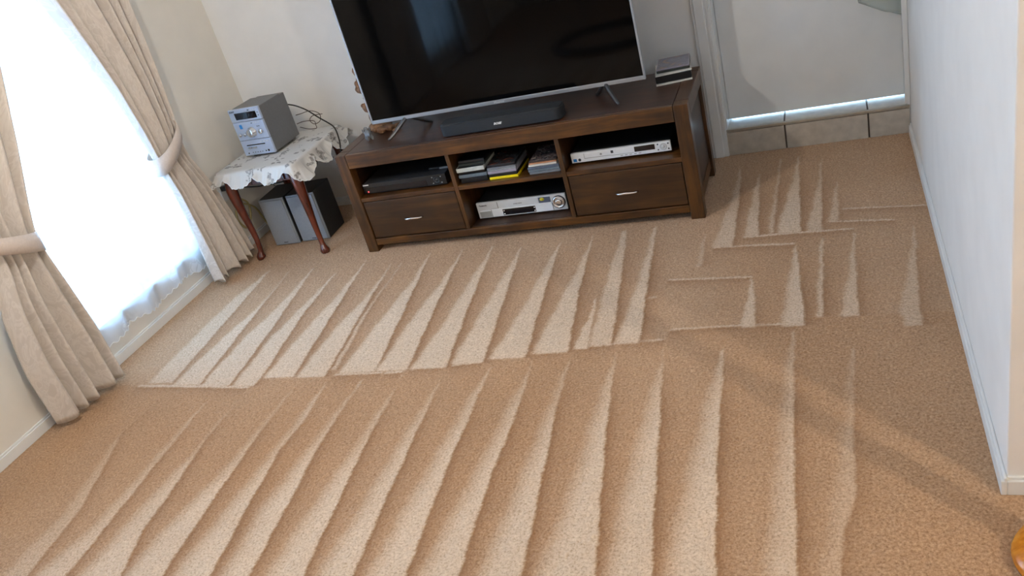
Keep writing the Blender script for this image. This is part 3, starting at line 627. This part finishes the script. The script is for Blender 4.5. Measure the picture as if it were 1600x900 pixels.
for xa, xb in ((.268, .352), (1.475, 1.400)):
    f = tube('foot', [(xa, .122, H+.0075), (xa+(xb-xa)*.25, .150, H+.022), (xa+(xb-xa)*.7, .200, H+.058), (xb, TY+.02, H+.078), (xb+(xb-xa)*.3, .262, H+.058), (xb+(xb-xa)*.8, .318, H+.014), (xb+(xb-xa), .33, H+.0075)],
             [.006, .009, .010, .011, .010, .009, .006], 'foot_metal', tv, 8, smooth_pts=2)
text('logo', 'Hisense', .017, ((TX0+TX1)/2-.03, TY-.0005, TZ0+.004), 'mark_white', tv, local=False)

# soundbar
sb = thing('soundbar', 'slim black fabric soundbar in front of the television', 'speaker', (.91, .09, H))
bm = bmesh.new(); r = bmesh.ops.create_cube(bm, size=1); bmesh.ops.scale(bm, vec=(.625, .105, .058), verts=r['verts']); bmesh.ops.translate(bm, vec=(.91, .094, H+.034), verts=r['verts'])
bmesh.ops.bevel(bm, geom=[e for e in bm.edges if abs(e.verts[0].co.z-e.verts[1].co.z) > .01], offset=.034, segments=8, affect='EDGES', profile=.5)
bmesh.ops.bevel(bm, geom=[e for e in bm.edges if e.verts[0].co.z > H+.06 and e.verts[1].co.z > H+.06 and len([f for f in e.link_faces if abs(f.normal.z) > .9]) == 1], offset=.006, segments=3, affect='EDGES')
from_bm('body', bm, 'soundbar_cloth', sb)
boxes('base_pad', [(.64, 1.18, .06, .13, H, H+.005)], 'rubber', sb, 0)
text('logo', 'BOSE', .0145, (.884, .0412, H+.027), 'mark_white', sb, local=False, shear=.35, sx=1.15, bold=.0006)

# ------------------------------------------------------------------ players on the shelves
def frontbox(t, x0, x1, y0, y1, z0, z1, body, front, ft=.012):
    box('body', x0+.004, x1-.004, y0+ft, y1, z0+.001, z1, body, t, .003)
    return box('front_panel', x0, x1, y0, y0+ft, z0, z1, front, t, .002)
# recorder in the left bay
pv = thing('set_top_recorder', 'black hard disk recorder with a red standby light in the left shelf', 'recorder', (.315, .2, .312))
fp = frontbox(pv, .076, .556, .042, .36, .318, .374, 'black_metal', 'black_plastic')
box('flap', .082, .445, .040, .043, .322, .352, 'display', fp, .001)
box('badge', .079, .112, .0405, .043, .364, .370, 'mark_white', fp, .0005)
lathe('standby_light', [(.0035, 0), (.0035, .002), (.001, .003)], (.101, .042, .330), 'led_red', fp, 10, '-y')
lathe('navigation_ring', [(.018, 0), (.018, .003), (.012, .003), (.012, .001), (.006, .001), (.006, .004), (.001, .004)], (.505, .042, .346), 'black_metal', fp, 20, '-y')
for dx, dz in ((-.024, .016), (.024, .016), (-.024, -.016), (.024, -.016)): lathe('button', [(.003, 0), (.003, .002), (.001, .003)], (.505+dx, .042, .346+dz), 'vcr_shade', fp, 8, '-y')
for x in (.12, .51): box('rubber_foot', x-.015, x+.015, .07, .10, .312, .319, 'rubber', pv, .001)
# small dark box with a silver strip lying on top of it
rc = thing('remote_control', 'slim dark remote control with silver end lying on the black recorder', 'remote', (.50, .13, .374))
box('body', .44, .56, .11, .145, .374, .388, 'black_plastic', rc, .004)
box('end_cap', .505, .556, .105, .112, .377, .386, 'brushed', rc, .001)
# video recorder in the centre
vc = thing('video_recorder', 'silver video cassette recorder with big jog dial under the stacked cases', 'video recorder', (.89, .25, .074))
vx0, vx1, vy, vz0, vz1 = .648, 1.128, .094, .082, .168
vw = vx1-vx0
fp = frontbox(vc, vx0, vx1, vy, vy+.30, vz0, vz1, 'black_metal', 'vcr_silver', .014)
fz = lambda f: vz0+f*(vz1-vz0)
fx = lambda f: vx0+f*vw
box('cassette_flap', fx(.245), fx(.70), vy-.002, vy+.002, fz(.56), fz(.93), 'vcr_silver', fp, .0008)
boxes('groove', [(fx(.238), fx(.243), vy-.0006, vy+.001, fz(.5), fz(.95)), (fx(.845), fx(.848), vy-.0006, vy+.001, fz(.02), fz(.55)), (fx(.155), fx(.158), vy-.0006, vy+.001, fz(.02), fz(.5)), (fx(.16), fx(.70), vy-.0006, vy+.001, fz(.555), fz(.565))], 'mark_dark', fp, 0)
box('lower_door', fx(.16), fx(.842), vy-.003, vy+.002, fz(.04), fz(.485), 'dvd_silver', fp, .001)
box('eject_button', fx(.03), fx(.15), vy-.004, vy+.002, fz(.44), fz(.50), 'dvd_silver', fp, .001)
box('chrome_strip', fx(.16), fx(.842), vy-.005, vy+.002, fz(.49), fz(.55), 'dvd_silver', fp, .0015)
box('side_door', fx(.02), fx(.15), vy-.001, vy+.002, fz(.05), fz(.41), 'vcr_shade', fp, .001)
dsp = box('display_window', fx(.285), fx(.655), vy-.0042, vy, fz(.08), fz(.46), 'display', fp, .001)
for q in (.295, .638):
    for zz in (.14, .34): box('display_mark', fx(q), fx(q+.012), vy-.005, vy-.0035, fz(zz), fz(zz+.06), 'mark_white', dsp, 0)
st_ = box('sticker', fx(.705), fx(.835), vy-.0016, vy+.001, fz(.58), fz(.92), 'case_blue', fp, 0)
lathe('sticker_dot', [(.012, 0), (.012, .001), (.001, .0011)], (fx(.745), vy-.0016, fz(.8)), 'mark_yellow', st_, 16, '-y', sy=.75)
jd = lathe('jog_dial', [(.032, 0), (.032, .006), (.029, .009), (.025, .009), (.024, .004), (.018, .004), (.017, .012), (.012, .014), (.001, .014)], (fx(.92), vy, fz(.52)), 'chrome', fp, 28, '-y')
lathe('dial_ring', [(.0345, 0), (.0345, .003), (.030, .003)], (fx(.92), vy, fz(.52)), 'mark_dark', fp, 28, '-y')
text('logo', 'Panasonic', .011, (fx(.03), vy-.0006, fz(.78)), 'mark_dark', fp, local=False, bold=.0003)
text('flap_lettering', 'SUPER DRIVE', .008, (fx(.47), vy-.0026, fz(.70)), 'mark_dark', fp, local=False, align='CENTER')
for x in (vx0+.05, vx1-.05): lathe('rubber_foot', [(.018, 0), (.018, .006), (.016, .009)], (x, vy+.04, .0735), 'vcr_shade', vc, 16)
# disc player on the right shelf
dv = thing('disc_player', 'slim silver disc player with a square button pad in the right shelf', 'disc player', (1.445, .2, .312))
px0, px1, py, pz0, pz1 = 1.208, 1.686, .076, .323, .371
fp = frontbox(dv, px0, px1, py, py+.26, pz0, pz1, 'black_metal', 'dvd_silver', .016)
gx = lambda f: px0+f*(px1-px0)
gz = lambda f: pz0+f*(pz1-pz0)
box('disc_tray', gx(.14), gx(.41), py-.002, py+.002, gz(.40), gz(.86), 'dvd_silver', fp, .0008)
boxes('groove', [(gx(.135), gx(.41), py-.0006, py+.001, gz(.34), gz(.39)), (gx(.135), gx(.139), py-.0006, py+.001, gz(.34), gz(.88)), (gx(.41), gx(.64), py-.0006, py+.001, gz(.30), gz(.34))], 'vcr_shade', fp, 0)
box('emblem', gx(.345), gx(.435), py-.0012, py+.001, gz(.55), gz(.82), 'mark_dark', fp, 0)
box('display_window', gx(.645), gx(.845), py-.002, py+.001, gz(.36), gz(.88), 'display', fp, .001)
lathe('power_button', [(.0055, 0), (.0055, .003), (.001, .004)], (gx(.31), py, gz(.62)), 'vcr_shade', fp, 14, '-y')
nv = lathe('navigation_ring', [(.0165, 0), (.0165, .002), (.013, .003), (.012, .001), (.007, .001), (.0065, .004), (.001, .004)], (gx(.925), py, gz(.52)), 'vcr_silver', fp, 24, '-y')
for dx, dz in ((-.024, .013), (.024, .013), (-.024, -.013), (.024, -.013)): lathe('button', [(.0035, 0), (.0035, .002), (.001, .003)], (gx(.925)+dx, py, gz(.52)+dz), 'mark_dark', fp, 10, '-y')
for k in range(5): box('track_button', gx(.5+.045*k), gx(.525+.045*k), py-.001, py+.001, gz(.14), gz(.21), 'vcr_shade', fp, 0)
box('sticker', gx(.02), gx(.055), py-.0008, py+.001, gz(.12), gz(.42), 'mark_blue', fp, 0)
lathe('sticker_dot', [(.007, 0), (.007, .001), (.001, .0012)], (gx(.085), py, gz(.28)), 'mark_dark', fp, 14, '-y')
for x in (px0+.045, px1-.045): lathe('rubber_foot', [(.016, 0), (.016, .008), (.014, .011)], (x, py+.045, .312), 'vcr_shade', dv, 16)

# ------------------------------------------------------------------ stacked cases and magazines
def case(name, label, cat, x, y, z, wd_, dp, h, spine, top, rz, group):
    t = thing(name, label, cat, (x, y, z), rz, group)
    a, b = -wd_/2, wd_/2
    box('case_shell', a, b, 0, dp, .0004, h-.0004, spine, t, min(.0022, h*.2), local=True)
    box('cover_sheet', a+.004, b-.004, .004, dp-.004, h-.0006, h-.0001, top, t, 0, local=True)
    return t
g1 = 'cases in the left pile of the centre shelf'
z = .3125
for lab, sp, hh, dx, dy, ww, rz in (('black case at the very bottom of the left pile', 'case_black', .018, 0, .030, .150, .02), ('dark ink blue case second from the bottom of the left pile', 'case_ink', .012, .003, .028, .150, .02),
        ('slate blue case third in the left pile', 'case_slate', .017, .002, .022, .158, .03), ('black case between the slate and the white spines', 'case_black', .013, -.004, .032, .152, .01),
        ('rounded white case near the top of the left pile', 'case_white', .022, -.004, .024, .156, .03), ('dark green case above the white one in the left pile', 'case_green', .016, .004, .040, .148, .02), ('black case on top of the left pile', 'case_black', .014, .004, .045, .146, .02)):
    case('media_case', lab, 'case', .710+dx, dy, z, ww-.008, .19, hh, sp, 'case_black', rz, g1); z += hh
g2 = 'cases in the middle pile of the centre shelf'
z = .3125
for lab, sp, tp, hh, dx, dy, rz in (('bright yellow case at the bottom of the middle pile', 'case_yellow', 'case_black', .014, 0, .026, 0.), ('black case on the bright yellow one', 'case_black', 'case_black', .015, -.002, .030, .01),
        ('pale lavender case in the middle pile', 'case_lav', 'case_grey', .015, -.003, .028, .01), ('pale grey case above the lavender one', 'case_grey', 'case_grey', .008, -.002, .030, .0), ('mid grey case second from the top of the middle pile', 'case_silver', 'case_grey', .009, -.002, .031, .01), ('dark picture cover case on top of the middle pile', 'case_ink', 'cover_dark', .014, -.002, .033, .01)):
    case('media_case', lab, 'case', .868+dx, dy, z, .150, .20, hh, sp, tp, rz, g2); z += hh
g3 = 'cases in the right pile of the centre shelf'
z = .3125
for nm, lab, sp, tp, hh, dx, dy, ww, rz in (('media_case', 'grey blue case at the bottom of the right pile', 'case_silver', 'case_grey', .013, .004, .026, .158, .0), ('media_case', 'slate case second from the bottom of the right pile', 'case_slate', 'case_grey', .012, .0, .028, .158, .01), ('media_case', 'dusky blue case third in the right pile', 'case_blue', 'case_grey', .012, .0, .027, .160, .0),
        ('magazine', 'white edged magazine on the right pile', 'paper', 'paper', .009, -.004, .036, .142, .02), ('magazine', 'orange edged magazine just under the top of the right pile', 'case_orange', 'case_orange', .007, -.003, .040, .140, .02), ('magazine', 'glossy picture magazine on top of the right pile', 'case_brown', 'cover_mag', .010, -.001, .044, .140, .01)):
    case(nm, lab, 'magazine' if nm == 'magazine' else 'case', 1.078+dx, dy, z, ww, .20, hh, sp, tp, rz, g3); z += hh
g4 = 'booklets piled on the right end of the cabinet'
z = H
for nm, lab, sp, tp, hh, x, y, ww, dp, rz in (('booklet', 'white booklet at the bottom of the pile on the cabinet', 'paper', 'paper', .007, 1.705, .322, .168, .20, .18), ('media_case', 'thick black case in the pile on the cabinet', 'case_black', 'case_black', .034, 1.702, .335, .166, .19, .13),
        ('booklet', 'thin white booklet on the thick black case', 'paper', 'paper', .004, 1.705, .338, .168, .19, .16), ('media_case', 'dark green case under the mauve cover', 'case_green', 'case_green', .013, 1.70, .366, .155, .185, .10), ('booklet', 'mauve grey booklet on top of the pile on the cabinet', 'case_lav', 'cover_lav', .006, 1.70, .364, .155, .185, .10)):
    case(nm, lab, 'booklet' if nm == 'booklet' else 'case', x, y, z, ww, dp, hh, sp, tp, rz, g4); z += hh

# ------------------------------------------------------------------ ornaments at the left end of the cabinet
def blob(name, spheres, mat, parent=None, sub=3, local=False, noise=0.):
    """one continuous surface from overlapping ellipsoids (voxel remeshed)"""
    bm = bmesh.new()
    for (x, y, z), (a, b, c_) in spheres:
        r = bmesh.ops.create_icosphere(bm, subdivisions=sub, radius=1)
        bmesh.ops.scale(bm, vec=(a, b, c_), verts=r['verts']); bmesh.ops.translate(bm, vec=(x, y, z), verts=r['verts'])
    o = from_bm(name, bm, mat, parent, True, local)
    m = o.modifiers.new('merge', 'REMESH'); m.mode = 'VOXEL'; m.voxel_size = .0028; m.use_smooth_shade = True
    return o
el = thing('elephant_figurine', 'small grey stone elephant figurine at the left end of the cabinet', 'figurine', (.115, .205, H), -.9)
body = blob('body', [((0, 0, .034), (.034, .020, .020)), ((-.036, 0, .046), (.016, .014, .016)), ((-.050, 0, .034), (.007, .006, .012)), ((-.055, 0, .020), (.005, .005, .012)), ((-.06, 0, .010), (.006, .004, .006)),
      ((-.02, .012, .012), (.008, .008, .014)), ((-.02, -.012, .012), (.008, .008, .014)), ((.022, .012, .012), (.008, .008, .014)), ((.022, -.012, .012), (.008, .008, .014)), ((.034, 0, .028), (.003, .003, .014))], 'elephant_grey', el, 2, True)
for s in (-1, 1):
    blob('ear', [((-.028, s*.019, .046), (.011, .0035, .014))], 'elephant_grey', el, 2, True)
    tube('tusk', [(-.045, s*.008, .034), (-.056, s*.011, .028), (-.063, s*.011, .030)], [.0024, .002, .0008], 'mark_white', el, 6, True)
lg = thing('wooden_ornament', 'light brown carved wooden animal lying under the corner of the television', 'figurine', (.2, .30, H))
blob('body', [((.150, .285, H+.018), (.032, .018, .0185)), ((.195, .300, H+.020), (.034, .020, .0205)), ((.242, .312, H+.017), (.026, .018, .0175)), ((.122, .272, H+.024), (.013, .012, .014))], 'carved_wood', lg, 2)
for dx, s in ((.155, -.017), (.235, -.016)): blob('leg', [((dx, .29+s, H+.007), (.016, .008, .0075))], 'carved_wood', lg, 2)
cv = thing('wood_carving', 'tall knobbly brown wood carving standing behind the left side of the television', 'figurine', (.09, .40, H))
lathe('base', [(.065, 0), (.068, .008), (.06, .022), (.045, .028)], (.09, .40, H), 'carved_wood', cv, 20)
sp = [((.115, .40, H+.06), (.045, .04, .05)), ((.105, .39, H+.12), (.050, .035, .035)), ((.118, .40, H+.17), (.045, .035, .04)), ((.098, .39, H+.225), (.048, .035, .030)), ((.115, .40, H+.27), (.045, .04, .035)), ((.112, .395, H+.32), (.046, .035, .035)), ((.13, .40, H+.365), (.04, .035, .04)), ((.078, .375, H+.255), (.014, .012, .018)), ((.07, .38, H+.135), (.016, .012, .012))]
blob('figure', [((p_[0]-.030, p_[1], p_[2]), r_) for p_, r_ in sp], 'carved_wood', cv, 2)
# ------------------------------------------------------------------ side table with lace cloth
TT = .548
tx0, tx1, ty0, ty1 = -.785, -.275, .025, .585
stb = thing('side_table', 'small cherry wood side table with curved legs under a lace cloth', 'side table', ((tx0+tx1)/2, (ty0+ty1)/2, 0))
box('table_top', tx0, tx1, ty0, ty1, TT-.018, TT, 'cherry', stb, .006, 3)
boxes('apron', [(tx0+.04, tx1-.04, ty0+.03, ty0+.045, TT-.095, TT-.018), (tx0+.04, tx1-.04, ty1-.045, ty1-.03, TT-.095, TT-.018), (tx0+.03, tx0+.045, ty0+.04, ty1-.04, TT-.095, TT-.018), (tx1-.045, tx1-.03, ty0+.04, ty1-.04, TT-.095, TT-.018)], 'cherry', stb, .002)
dwr = box('drawer_front', tx0+.10, tx1-.10, ty0+.022, ty0+.030, TT-.088, TT-.024, 'cherry', stb, .003)
kn = lathe('drawer_knob', [(.006, 0), (.006, .012), (.012, .018), (.016, .026), (.014, .034), (.007, .038), (.001, .039)], ((tx0+tx1)/2+.01, ty0+.022, TT-.052), 'chrome', dwr, 16, '-y')
for sx, lx in ((-1, tx0+.045), (1, tx1-.045)):
    for sy, ly in ((-1, ty0+.045), (1, ty1-.045)):
        ox, oy = sx*.7, sy*.7
        prof = [(.0, TT-.02, .026), (.004, TT-.06, .027), (.012, TT-.10, .028), (.014, TT-.15, .026), (.009, TT-.24, .021), (.002, TT-.33, .0165), (-.003, TT-.42, .0135), (.002, .055, .0125), (.008, .034, .017), (.012, .018, .023), (.012, .006, .022), (.010, 0., .017)]
        tube('leg', [(lx+ox*o_, ly+oy*o_, z_) for o_, z_, r_ in prof], [r_*1.18 for _, _, r_ in prof], 'cherry', stb, 12, smooth_pts=1)
# lace cloth: flat sheet plus a scalloped fall on every side
def doily():
    t = thing('lace_tablecloth', 'white scalloped lace tablecloth on the side table under the stereo', 'tablecloth', ((tx0+tx1)/2, (ty0+ty1)/2, TT))
    cx, cy = (tx0+tx1)/2, (ty0+ty1)/2; hx, hy = (tx1-tx0)/2+.008, (ty1-ty0)/2+.008
    vs, uv, fs = [], [], []; rc_ = .035
    raw = []                               # rounded rectangle, counter-clockwise from the front left corner
    for (qx, qy), a0 in (((cx-hx+rc_, cy-hy+rc_), PI), ((cx+hx-rc_, cy-hy+rc_), 1.5*PI), ((cx+hx-rc_, cy+hy-rc_), 0), ((cx-hx+rc_, cy+hy-rc_), .5*PI)):
        raw += [(qx+rc_*math.cos(a0+PI/2*k/8), qy+rc_*math.sin(a0+PI/2*k/8)) for k in range(9)]
    raw.append(raw[0]); LL = [0]
    for k in range(len(raw)-1): LL.append(LL[-1]+math.dist(raw[k], raw[k+1]))
    n = 440; L = [LL[-1]*k/n for k in range(n+1)]
    ring = [(float(np.interp(q, LL, [r_[0] for r_ in raw])), float(np.interp(q, LL, [r_[1] for r_ in raw]))) for q in L[:n]]
    cell = LL[-1]/11
    NR = 10; ND = 9
    for j in range(NR+1):
        f = j/NR
        for k in range(n):
            x, y = cx+(ring[k][0]-cx)*f, cy+(ring[k][1]-cy)*f
            vs.append((x, y, TT+.0030)); uv.append((x, y))
    for j in range(1, ND+1):
        f = j/ND
        for k in range(n):
            x, y = ring[k]; s = L[k]/L[-1]
            big = abs(math.sin(PI*(L[k]-.10)/cell)); small = abs(math.sin(PI*s*90))
            right = 1 if x > cx+.2 else 0
            drop = .014+.058*big**.6+.006*small+.026*right*big**.6
            nx_, ny_ = (x-cx)/hx, (y-cy)/hy; m_ = max(abs(nx_), abs(ny_)); nx_, ny_ = nx_*(abs(nx_) > .8), ny_*(abs(ny_) > .8)
            fl = .008*math.sin(2*PI*s*30)*f+.045*f*f*(.5+.5*big)+.006*f
            vs.append((x+nx_*(fl+.004), y+ny_*(fl+.004), TT+.0030-drop*f)); uv.append((x+nx_*drop*f, y+ny_*drop*f))
    for j in range(NR+ND):
        for k in range(n):
            fs.append((j*n+k, j*n+(k+1) % n, (j+1)*n+(k+1) % n, (j+1)*n+k))
    pyd('lace_sheet', vs, fs, 'doily_lace', t, True, uv=uv)
    base = (NR+ND)*n
    tube('scalloped_edge', [vs[base+k] for k in range(n)]+[vs[base]], .0018, 'mark_white', t, 5)
doily()

# ------------------------------------------------------------------ compact stereo (built facing -y, then turned)
sw, sd_, sh = .212, .262, .278
sz = TT+.006
st = thing('compact_stereo', 'compact silver and grey stereo system on the lace tablecloth', 'stereo', (-.598, .226, sz), -.07)
box('body', -sw/2+.003, sw/2-.003, .014, sd_-.05, .010, sh-.004, 'stereo_grey', st, .004, local=True)
box('rear_body', -sw/2+.012, sw/2-.010, sd_-.052, sd_, .012, sh-.012, 'stereo_grey', st, .004, local=True)
for x in (-.07, .07):
    for y in (.04, .2): lathe('rubber_foot', [(.012, 0), (.012, .008), (.010, .011)], (x, y, 0), 'rubber', st, 12, local=True)
secs = ((.010, .098), (.100, .204), (.206, sh))
P = [box('front_panel', -sw/2, sw/2, 0, .016, a, b, 'stereo_silver', st, .003, local=True) for a, b in secs]
box('display_window', -.068, .080, -.0015, .002, .218, .256, 'display', P[2], .001, local=True)
text('logo', 'SONY', .013, (-.096, -.0006, .261), 'mark_dark', P[2], bold=.0005)
for k in range(4): box('button', .030+.018*k, .040+.018*k, -.002, .001, .263, .268, 'mark_dark' if k == 0 else 'vcr_silver', P[2], .0005, local=True)
for k, zz in enumerate((.245, .228)): box('button', .089, .095, -.002, .001, zz, zz+.004, 'mark_dark', P[2], .0005, local=True)
lathe('volume_knob', [(.030, 0), (.030, .004), (.025, .006), (.024, .022), (.021, .025), (.001, .025)], (.006, 0, .142), 'chrome', P[1], 28, '-y', local=True)
for x, zz, r_ in ((-.078, .133, .0095), (-.044, .134, .0095), (.068, .142, .0145)):
    lathe('knob', [(r_, 0), (r_, .010), (r_*.8, .013), (.001, .013)], (x, 0, zz), 'chrome', P[1], 18, '-y', local=True)
box('sticker', -.066, -.048, -.0008, .001, .166, .190, 'mark_blue', P[1], 0, local=True)
for k in range(4): box('button', .020+.016*k, .028+.016*k, -.002, .001, .190, .194, 'mark_dark' if k == 0 else 'vcr_silver', P[1], .0005, local=True)
for x in (.052, .064): box('button', x, x+.005, -.002, .001, .168, .173, 'mark_dark', P[1], .0005, local=True)
box('disc_slot', -.070, .060, -.001, .002, .066, .072, 'display', P[0], .0005, local=True)
for x in (-.066, -.032): box('transport_button', x, x+.028, -.004, .001, .048, .060, 'chrome', P[0], .002, local=True)
for k in range(5): box('button', -.048+.017*k, -.042+.017*k, -.001, .001, .024, .028, 'mark_dark', P[0], 0, local=True)
lathe('headphone_jack', [(.004, 0), (.004, .001), (.001, .0012)], (-.076, 0, .024), 'display', P[0], 12, '-y', local=True)
box('input_socket', .062, .072, -.001, .001, .022, .034, 'display', P[0], .0005, local=True)
lathe('headphone_jack', [(.004, 0), (.004, .001), (.001, .0012)], (.048, 0, .027), 'display', P[0], 12, '-y', local=True)
for k in range(3): box('button', .030+.022*k, .046+.022*k, -.002, .001, .080, .086, 'vcr_silver', P[0], .001, local=True)

# ------------------------------------------------------------------ two speakers under the table
def speaker(label, x0, x1, y0, y1, rz):
    t = thing('bookshelf_speaker', label, 'speaker', ((x0+x1)/2, (y0+y1)/2, 0), rz, 'speakers under the side table')
    hx, hy = (x1-x0)/2, (y1-y0)/2
    box('cabinet_box', -hx, hx, -hy+.016, hy, .003, .298, 'black_matte', t, .003, local=True)
    bm = bmesh.new(); add_box(bm, -hx, hx, -hy, -hy+.016, .005, .296, 0)
    bmesh.ops.bevel(bm, geom=[e for e in bm.edges if e.verts[0].co.y < -hy+.001 and e.verts[1].co.y < -hy+.001], offset=.008, segments=3, affect='EDGES')
    g = from_bm('grille', bm, 'speaker_silver', t, False, True)
    box('badge', -.018, .010, -hy-.001, -hy+.001, .020, .024, 'mark_dark', g, 0, local=True)
    boxes('foot_pad', [(-hx+.01, -hx+.03, -hy+.02, -hy+.04, 0, .004), (hx-.03, hx-.01, hy-.04, hy-.02, 0, .004), (-hx+.01, -hx+.03, hy-.04, hy-.02, 0, .004), (hx-.03, hx-.01, -hy+.02, -hy+.04, 0, .004)], 'rubber', t, 0, local=True)
speaker('silver fronted black speaker under the table on the window side', -.738, -.572, .205, .435, .02)
speaker('silver fronted black speaker under the table next to the cabinet', -.560, -.378, .222, .432, .03)

# ------------------------------------------------------------------ cords
def cord(label, pts, r_, mat='rubber', name='cord'):
    return tag(tube(name, pts, r_, mat, None, 8, smooth_pts=3), label, 'cord')
cord('thick black cord running from the stereo over the lace cloth to the floor', [(-.50, .49, .745), (-.457, .50, .727), (-.414, .53, .682), (-.368, .55, .622), (-.29, .53, .572), (-.236, .47, .548), (-.215, .43, .49), (-.222, .42, .43), (-.22, .47, .30), (-.20, .60, .12), (-.2, .62, .008)], .0042)
cord('thin brown wire looping behind the stereo, upper loop', [(-.47, .49, .675), (-.44, .51, .674), (-.408, .55, .670), (-.366, .565, .641), (-.375, .56, .600), (-.41, .545, .592), (-.425, .54, .62), (-.40, .55, .640), (-.35, .57, .635)], .002, 'cord_brown')
cord('thin brown wire looping behind the stereo, lower loop', [(-.475, .475, .628), (-.447, .50, .629), (-.415, .52, .622), (-.392, .53, .612), (-.385, .52, .590), (-.39, .52, .572), (-.43, .505, .580), (-.465, .48, .606)], .002, 'cord_brown')
cord('thin black speaker wire hanging down behind the table', [(-.515, .605, .44), (-.519, .60, .365), (-.525, .56, .318), (-.52, .43, .3005)], .0022)
cord('black wire hanging from the table to the speaker on the window side', [(-.775, .445, .392), (-.775, .45, .342), (-.76, .43, .306), (-.72, .40, .3005)], .0022)
cord('black power cord stretched along the wall under the side table', [(-.935, .245, .40), (-.925, .31, .365), (-.905, .37, .335), (-.868, .43, .307), (-.815, .48, .292), (-.74, .53, .282), (-.66, .60, .30)], .0042)
cord('black wire slanting down to the cabinet behind the table', [(-.50, .625, .38), (-.43, .64, .345), (-.36, .645, .312), (-.2, .65, .25)], .0022)
cord('black cord lying on the carpet between the speakers and the cabinet', [(-.33, .50, .010), (-.26, .42, .012), (-.16, .44, .012), (-.08, .56, .010), (-.02, .62, .010)], .004)
cord('second black cord curling on the carpet beside the cabinet', [(-.34, .62, .030), (-.24, .67, .05), (-.14, .64, .045), (-.07, .66, .03), (-.05, .68, .012)], .004)
cord('cream extension cord looped on the wall below the window curtain', [(-.945, .30, .30), (-.935, .36, .24), (-.93, .33, .16), (-.93, .26, .12), (-.935, .22, .20), (-.93, .27, .27), (-.92, .38, .20), (-.92, .42, .10), (-.91, .44, .02)], .006, 'cord_cream')
po = thing('power_outlet', 'white power outlet with a black plug on the wall behind the curtain', 'power outlet', (XL, .27, .34))
box('plate', XL, XL+.008, .20, .315, .32, .392, 'white_gloss', po, .002)
box('plug', XL+.008, XL+.040, .205, .235, .385, .415, 'black_plastic', po, .005)

# ------------------------------------------------------------------ plastic bag on the door handle
def bag():
    t = thing('plastic_bag', 'clear crumpled plastic bag hanging from the door handle', 'bag', (2.62, .76, .575))
    rnd = random.Random(5); n, m_ = 40, 30; vs, fs = [], []
    wob = [(rnd.uniform(3, 9), rnd.uniform(0, 6), rnd.uniform(5, 16)) for _ in range(7)]
    for j in range(m_+1):
        f = j/m_; z = .618+.48*f
        wx = .085*math.sin(PI*min(1, .10+.9*f)**.7)**.6*(1-.55*f)+.006; wy = wx*.42
        for k in range(n):
            a = 2*PI*k/n; q = 1+.14*sum(math.sin(w0*a+p0+z*s0) for w0, p0, s0 in [(round(w_), p, s) for w_, p, s in wob])/3
            vs.append((2.655-.035*(1-f)+wx*math.cos(a)*q+.02*(1-f)*math.cos(a), .79-wy+wy*math.sin(a)*q*.9, z-.045*math.cos(a)*(1-f)**2-.006*(1-f)*math.sin(3*a)))
    for j in range(m_):
        for k in range(n): fs.append((j*n+k, j*n+(k+1) % n, (j+1)*n+(k+1) % n, (j+1)*n+k))
    fs.append(tuple(range(n-1, -1, -1)))
    pyd('bag_body', vs, fs, 'bag_plastic', t, True)
    tube('bag_strap', [(2.66, .775, 1.08), (2.63, .79, 1.13), (2.615, .787, 1.171), (2.61, .775, 1.172), (2.625, .765, 1.13), (2.655, .765, 1.08)], .006, 'bag_plastic', t, 6, smooth_pts=1)
bag()

# ------------------------------------------------------------------ amber turned stand at the lower right, hose behind the viewer (seen only in the screen)
cs = thing('coat_stand', 'honey coloured turned wooden stand with round base at the lower right corner', 'coat stand', (2.832, -1.985, 0))
lathe('base', [(.118, 0), (.128, .006), (.131, .018), (.126, .030), (.112, .040), (.105, .044), (.092, .058), (.06, .075), (.042, .10)], (2.832, -1.985, .001), 'amber_wood', cs, 40)
lathe('pole', [(.036, .10), (.040, .14), (.034, .2), (.030, .6), (.040, .66), (.030, .72), (.030, 1.45), (.040, 1.52), (.032, 1.6), (.022, 1.66), (.001, 1.68)], (2.832, -1.985, 0), 'amber_wood', cs, 20)
for k in range(4):
    a = PI/4+k*PI/2; ux, uy = math.cos(a), math.sin(a)
    tube('peg', [(2.832+ux*.02, -1.985+uy*.02, 1.48), (2.832+ux*.10, -1.985+uy*.10, 1.50), (2.832+ux*.15, -1.985+uy*.15, 1.56), (2.832+ux*.16, -1.985+uy*.16, 1.60)], [.012, .011, .010, .013], 'amber_wood', cs, 8, smooth_pts=1)
hz = [(.62+.48*math.cos(a), -3.25+.42*math.sin(a), .035) for a in np.linspace(.3, 2*PI+.9, 44)]
tag(tube('cleaning_hose', hz, .032, 'black_plastic', None, 10), 'black cleaning hose coiled on the carpet, reflected in the television', 'hose')
